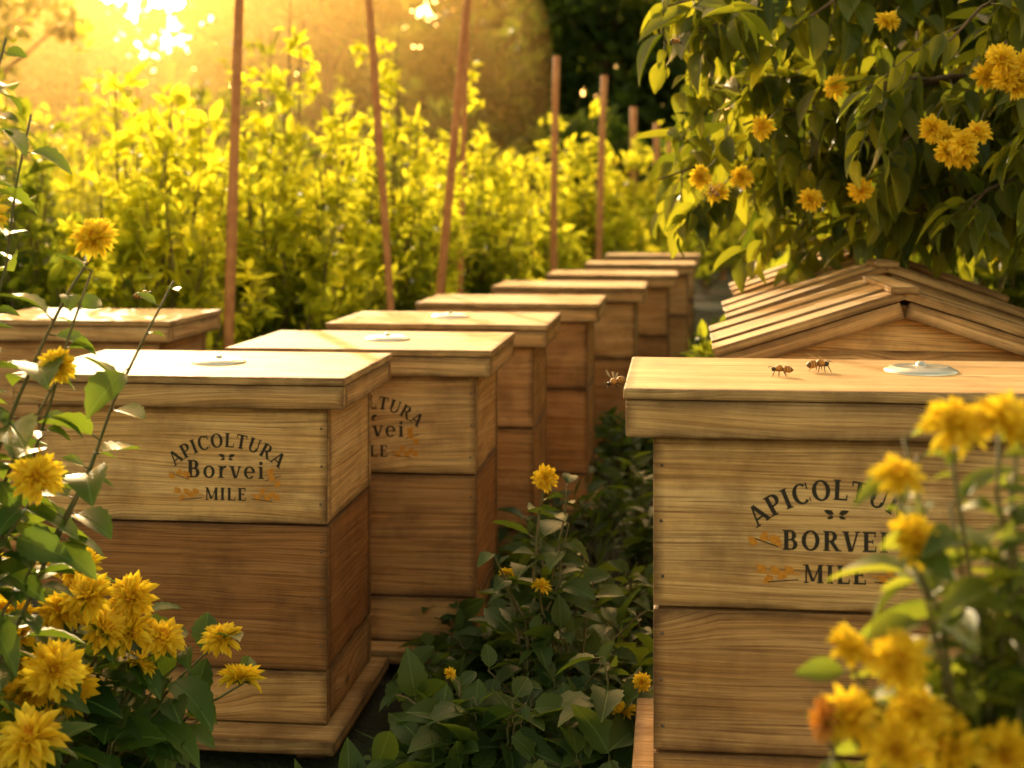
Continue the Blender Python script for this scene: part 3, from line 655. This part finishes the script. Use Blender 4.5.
# ------------------------------------------------------------------ near tree on the right
def near_tree():
    mb = MB([M_BARK, M_LEAF_TREE, M_PETAL, M_CENTER, M_STEM]); hub = np.array([1.75, 3.9, 1.15])
    tube(mb, 0, curve((1.85, 4.0, -0.05), hub, (0.04, 0, 0), 8), np.linspace(0.075, 0.05, 8), 10)
    up = np.array([1.7, 3.75, 2.0]); tube(mb, 0, curve(hub, up, (0.03, 0, 0), 7), np.linspace(0.05, 0.02, 7), 8)
    tips = [(.30, 3.2, 1.42), (.40, 3.0, 1.33), (.35, 3.4, 1.02), (.43, 3.3, .96), (.52, 3.2, 1.14), (.64, 3.5, .88), (.74, 3.3, .88), (.83, 3.15, .90), (.93, 2.9, .95), (.70, 2.8, 1.19),
            (.80, 2.6, 1.26), (.92, 2.5, 1.08), (.62, 3.0, 1.35), (.52, 3.2, 1.50), (.95, 3.4, 1.03), (1.17, 3.2, .92), (.58, 3.7, 1.20), (.75, 3.8, 1.05), (.9, 3.7, 1.3), (1.1, 3.0, 1.3),
            (.50, 4.2, 1.10), (.75, 4.3, 1.45), (1.0, 4.2, 1.15), (1.25, 3.6, 1.1), (1.3, 3.1, 1.5), (.75, 3.2, 1.62), (1.0, 2.6, 1.45), (1.3, 4.2, 1.6), (1.7, 3.2, 1.2), (2.2, 3.6, 1.3), (2.3, 4.2, 1.6), (1.8, 4.6, 1.7), (1.5, 3.5, 2.1), (1.15, 2.75, 1.02), (1.0, 3.9, .92), (1.3, 3.9, .95),
            (.62, 3.3, 1.03), (.85, 3.1, 1.10), (1.05, 3.3, 1.45), (.95, 2.8, 1.25), (.62, 3.4, 1.28), (1.2, 3.4, 1.25), (.70, 3.6, .93), (.62, 4.0, 1.35), (.9, 4.1, 1.0), (1.1, 3.8, 1.4), (.85, 3.4, 1.55), (.33, 3.0, 1.38), (.45, 3.15, 1.22)]
    for tp in tips:
        tp = np.array(tp); s = hub if tp[2] < 1.25 else up*0.6+hub*0.4
        P = curve(s, tp, (0, 0, 0.16), 14, 0.008)
        tube(mb, 0, P, np.linspace(0.016, 0.0025, 14), 6)
        nt_ = 14
        for k in range(nt_):
            t = 0.38+0.62*(k+rng.random()*0.5)/nt_; p, tn = sample(P, [t]); p = p[0]; tn = tn[0]
            d = unit(tn*0.7+rng.normal(0, 0.55, 3)+[0, 0, -0.05]); L = rng.uniform(0.10, 0.24)*(1.15-0.35*t)
            Q = curve(p, p+d*L+[0, 0, -0.05], (0, 0, 0.03), 6)
            leafy_stem(mb, Q, 4, 1, T_OVAL, 0.080, 10, 0.15, 0.0022, 0.001, droop=0.6, petiole=0, rbias=0.5)
    fl = [(.905, 2.55, 1.19), (.875, 2.55, 1.225), (.93, 2.52, 1.165), (.85, 2.55, 1.19), (.80, 2.62, 1.085), (.825, 2.6, 1.05), (.775, 2.62, 1.10), (.62, 2.95, .97), (.70, 2.85, .99), (.41, 3.1, 1.02), (.95, 2.5, 1.23), (.50, 3.1, 1.02),
          (.925, 2.5, 1.20), (.89, 2.5, 1.165), (.86, 2.5, 1.215), (.79, 2.58, 1.055), (.835, 2.55, 1.09), (.44, 3.05, .985), (.66, 2.9, 1.20), (.74, 2.8, 1.32), (.52, 2.95, 1.12), (.90, 2.48, 1.205), (.94, 2.46, 1.19), (.87, 2.5, 1.18), (.81, 2.55, 1.07)]
    for (x, y, z) in fl:
        flower(mb, 2, 3, (x, y, z), (-0.3+rng.normal(0, .3), -0.8, 0.3+rng.normal(0, .3)), 0.027, 1)
        tube(mb, 4, curve((x, y+0.01, z), (x+0.06, y+0.14, z+0.05), (0, 0, 0), 4), 0.0016, 5)
    mb.build('flowering_tree')
near_tree()

# ------------------------------------------------------------------ foreground flowering plants
def flowering_plant(base, blooms, lsize, nleaf, frad, tm=T_BROAD, mat=M_LEAF_NEAR, extra=0, spread=0.1, jit=0.5, facing=(0.2, -0.5, 0.8), petiole=0.2, t0=0.2, r0=0.005, dry=(), zmin=0.08, low=0.06, xmin=-9):
    mb = MB([M_STEM, mat, M_PETAL, M_CENTER, M_DRY]); base = np.array(base, float)
    for i, bl in enumerate(blooms):
        tip = np.array(bl[:3], float); rad = bl[3] if len(bl) > 3 else frad
        b = base+[rng.normal(0, spread*0.4), rng.normal(0, spread*0.4), 0]
        P = curve(b, tip-[0, 0, rad*0.15], ((base[0]-tip[0])*0.25, 0, (tip[2]-base[2])*0.12), 14, 0.004)
        leafy_stem(mb, P, 0, 1, tm, lsize, nleaf, t0, r0, 0.0016, droop=0.15, petiole=petiole)
        if rad > 0:
            nrm = np.array(facing)+rng.normal(0, jit, 3); flower(mb, 4 if i in dry else 2, 3, tip+[0, -0.012, 0.006], nrm, rad, 1, rng.uniform(.9, 1.1))
    cand = [b for b in blooms if b[0] > xmin]
    for i in range(extra):
        bl = cand[rng.integers(0, len(cand))]
        tip = np.array(bl[:3])+rng.normal(0, spread, 3)*[1, .8, .8]-[0, -0.02, low]; tip[2] = max(tip[2], zmin)
        P = curve(base+[rng.normal(0, spread*0.6), rng.normal(0, spread*0.4), 0], tip, (0, 0, 0.05), 12, 0.004)
        leafy_stem(mb, P, 0, 1, tm, lsize, nleaf, t0, r0*0.8, 0.0014, droop=0.2, petiole=petiole)
    mb.build('flowering_plant')

flowering_plant((-0.76, 1.68, 0), [(-.484, 1.66, .915, .026), (-.520, 1.64, .77, .022), (-.537, 1.62, .645, .030), (-.600, 1.62, .945, .030), (-.605, 1.70, 1.16, 0), (-.605, 1.60, .72, .026), (-.600, 1.66, 1.05, 0), (-.62, 1.66, .66, .024), (-.60, 1.62, .83, 0), (-.60, 1.66, 1.09, 0)],
                0.054, 18, 0.022, extra=10, spread=0.028, t0=0.38, jit=0.3, facing=(0.3, -0.7, 0.5))
flowering_plant((-0.64, 1.95, 0), [(-.570, 1.9, .470), (-.504, 1.9, .432), (-.584, 1.86, .426), (-.657, 1.86, .419), (-.557, 1.82, .341), (-.657, 1.78, .352), (-.504, 1.88, .392), (-.464, 1.9, .379),
                 (-.390, 1.92, .372, .030), (-.359, 1.9, .325, .027), (-.545, 1.62, .350, .042), (-.68, 1.86, .47), (-.60, 1.76, .39), (-.62, 1.86, .475), (-.60, 1.78, .345), (-.49, 1.88, .350, .026),
                 (-.59, 1.68, .30), (-.53, 1.86, .40), (-.575, 1.74, .30), (-.45, 1.9, .30, 0), (-.42, 1.9, .27, 0), (-.545, 1.84, .45), (-.60, 1.74, .43), (-.55, 1.72, .395)],
                0.058, 10, 0.034, extra=18, spread=0.06, t0=0.3, jit=0.3, facing=(0.1, -0.5, 0.75), low=0.10)
flowering_plant((0.40, 1.03, 0), [(.308, 1.0, .800), (.343, 1.0, .802), (.269, 1.0, .765, .020), (.280, 1.0, .721, .020), (.266, .99, .640), (.234, 1.0, .646, .016), (.236, 1.0, .597), (.276, .98, .608), (.262, .98, .583), (.2165, 1.0, .597, .018),
                 (.333, .97, .584), (.37, 1.0, .76, 0), (.36, .98, .66, 0), (.34, 1.0, .70, 0), (.36, 1.02, .72, 0), (.30, .98, .585), (.35, .98, .62, 0), (.35, 1.0, .74, 0), (.35, 1.0, .68, 0), (.33, 1.0, .64, 0), (.32, 1.0, .66, 0)],
                0.046, 15, 0.023, tm=T_OVAL, mat=M_LEAF_FRONT, extra=20, spread=0.024, t0=0.5, jit=0.3, facing=(-0.1, -0.6, 0.6), r0=0.004, dry=(9,), low=0.03, xmin=0.30)
flowering_plant((0.05, 2.50, 0), [(.058, 2.5, .476, .022), (.05, 2.45, .30, .018), (.10, 2.5, .40, 0), (-.03, 2.45, .36, 0), (.13, 2.55, .33, 0), (-.01, 2.5, .31, .014)],
                0.062, 11, 0.014, mat=M_LEAF_COVER, extra=6, spread=0.06, t0=0.2)
flowering_plant((0.16, 2.15, 0), [(.167, 2.15, .19, .022), (.13, 2.2, .20, 0), (.20, 2.2, .22, .014), (.08, 2.15, .16, 0)], 0.070, 8, 0.014, mat=M_LEAF_COVER, extra=8, spread=0.07, t0=0.2)
flowering_plant((-0.03, 2.26, 0), [(-.10, 2.3, .20, .012), (-.06, 2.25, .18, 0), (-.10, 2.2, .12, 0), (0.0, 2.2, .19, 0)], 0.070, 9, 0.012, mat=M_LEAF_COVER, extra=8, spread=0.06, t0=0.2)

# ------------------------------------------------------------------ ground cover
def ground_cover():
    mb = MB([M_STEM, M_LEAF_COVER])
    def clump(x, y, h, n, ls, tm, pet=0.15):
        rb = rng.uniform(0.2, 0.85)
        for k in range(n):
            a = rng.random()*6.28; q = rng.random()*h*0.8
            P = curve((x, y, 0), (x+math.cos(a)*q, y+math.sin(a)*q, h*rng.uniform(.6, 1.1)), (0, 0, h*0.2), 6)
            leafy_stem(mb, P, 0, 1, tm, ls, 8, 0.25, 0.003, 0.0012, droop=0.1, petiole=pet, sides=4, rbias=rb)
    for i in range(290):
        y = 1.95+(rng.random()**1.4)*7.5; cx = 0.14+max(0, y-2.6)*0.175
        x = cx+rng.uniform(-0.42, 0.42)*(1+0.05*y)
        if x < -0.22 and y < 3.0: continue
        hh = rng.uniform(0.10, 0.20)+0.02*(y > 3)*rng.random()*4
        if x < -0.05 and y < 2.9: hh *= 0.6
        tm = (T_BROAD, T_BROAD, T_OVAL)[rng.integers(0, 3)]
        clump(x, y, hh, 4, rng.uniform(0.042, 0.074), tm if y < 3.5 else T_SMALL, 0.15 if y < 3.5 else 0)
    for i in range(60):
        y = 1.95+(rng.random()**1.4)*5; x = 0.14+max(0, y-2.6)*0.175+rng.uniform(-0.4, 0.4)
        if x < -0.20 and y < 3.0: continue
        k = 6; d = rng.normal(0, 0.4, (k, 3))+[0, 0, 1.0]
        leaves(mb, 1, [leaf_template(5, 0.06, 0.3, 0.5, 0.4)], np.tile([x, y, 0], (k, 1))+rng.normal(0, .01, (k, 3))*[1, 1, 0], d, rng.normal(0, 1, (k, 3)), rng.uniform(.08, .16, k), rng.uniform(.5, 1, k))
    for i in range(60):
        x = rng.uniform(-1.3, -0.25); y = rng.uniform(1.75, 2.22)
        clump(x, y, rng.uniform(0.03, 0.06), 3, rng.uniform(0.04, 0.06), T_OVAL)
    for i in range(380):
        y = rng.uniform(3.5, 14); x = rng.uniform(-4, 4)
        if abs(x-(-0.25+(y-2.6)*0.21)) < 0.35: continue
        clump(x, y, rng.uniform(0.12, 0.35), 4, rng.uniform(0.06, 0.09), T_SMALL, 0)
    mb.build('ground_cover')
ground_cover()

# ------------------------------------------------------------------ scattering volume added at left for the sun glow, gold tinted, rounded to fade
def glow_mist():
    m, nt, out = new_mat('gold_tinted_glow')
    v = N(nt, 'ShaderNodeVolumeScatter'); v.inputs['Color'].default_value = (1.0, 0.66, 0.22, 1)
    v.inputs['Density'].default_value = 0.016; v.inputs['Anisotropy'].default_value = 0.91
    nt.links.new(v.outputs[0], out.inputs['Volume'])
    bm = bmesh.new(); bmesh.ops.create_uvsphere(bm, u_segments=48, v_segments=24, radius=1); bmesh.ops.scale(bm, vec=(6.6, 7.2, 4.8), verts=bm.verts)
    bmesh.ops.translate(bm, vec=(-6.2, 12.2, 1.8), verts=bm.verts)
    me = bpy.data.meshes.new('glow_mist'); bm.to_mesh(me); bm.free(); me.materials.append(m)
    o = bpy.data.objects.new('glow_mist', me); bpy.context.scene.collection.objects.link(o)
glow_mist()

# ------------------------------------------------------------------ light
w = bpy.data.worlds.new('World'); bpy.context.scene.world = w; w.use_nodes = True
nt = w.node_tree; bg = nt.nodes['Background']
sky = nt.nodes.new('ShaderNodeTexSky'); sky.sky_type = 'NISHITA'; sky.sun_disc = False
sky.sun_elevation = math.radians(SUN_EL); sky.sun_rotation = math.radians(SUN_AZ); sky.dust_density = 3.0; sky.air_density = 1.0
nt.links.new(mixc(nt, 1.0, sky.outputs[0], (4.7, 3.05, 1.35), 'MULTIPLY'), bg.inputs['Color']); bg.inputs['Strength'].default_value = 0.15
ld = bpy.data.lights.new('sun', 'SUN'); ld.energy = 5; ld.angle = math.radians(0.5); ld.color = (1.0, 0.80, 0.46)
lo = bpy.data.objects.new('sun', ld); bpy.context.scene.collection.objects.link(lo)
az, el = math.radians(SUN_AZ), math.radians(SUN_EL)
sd = Vector((math.sin(az)*math.cos(el), math.cos(az)*math.cos(el), math.sin(el)))
lo.rotation_euler = sd.to_track_quat('Z', 'Y').to_euler()

# ------------------------------------------------------------------ camera
cd = bpy.data.cameras.new('camera'); cd.lens = 50; cd.sensor_width = 36; cd.clip_end = 1000; cd.clip_start = 0.05
cd.shift_y = -179/1024
cd.dof.use_dof = True; cd.dof.focus_distance = 2.1; cd.dof.aperture_fstop = 4.8
co = bpy.data.objects.new('camera', cd); bpy.context.scene.collection.objects.link(co)
co.location = (0, 0, 0.96); co.rotation_euler = (math.radians(90), 0, 0)
bpy.context.scene.camera = co
sc = bpy.context.scene; sc.view_settings.view_transform = 'Standard'; sc.view_settings.look = 'None'; sc.view_settings.exposure = 0
print('tris', sum(len(o.data.polygons) for o in sc.objects if o.type == 'MESH'))
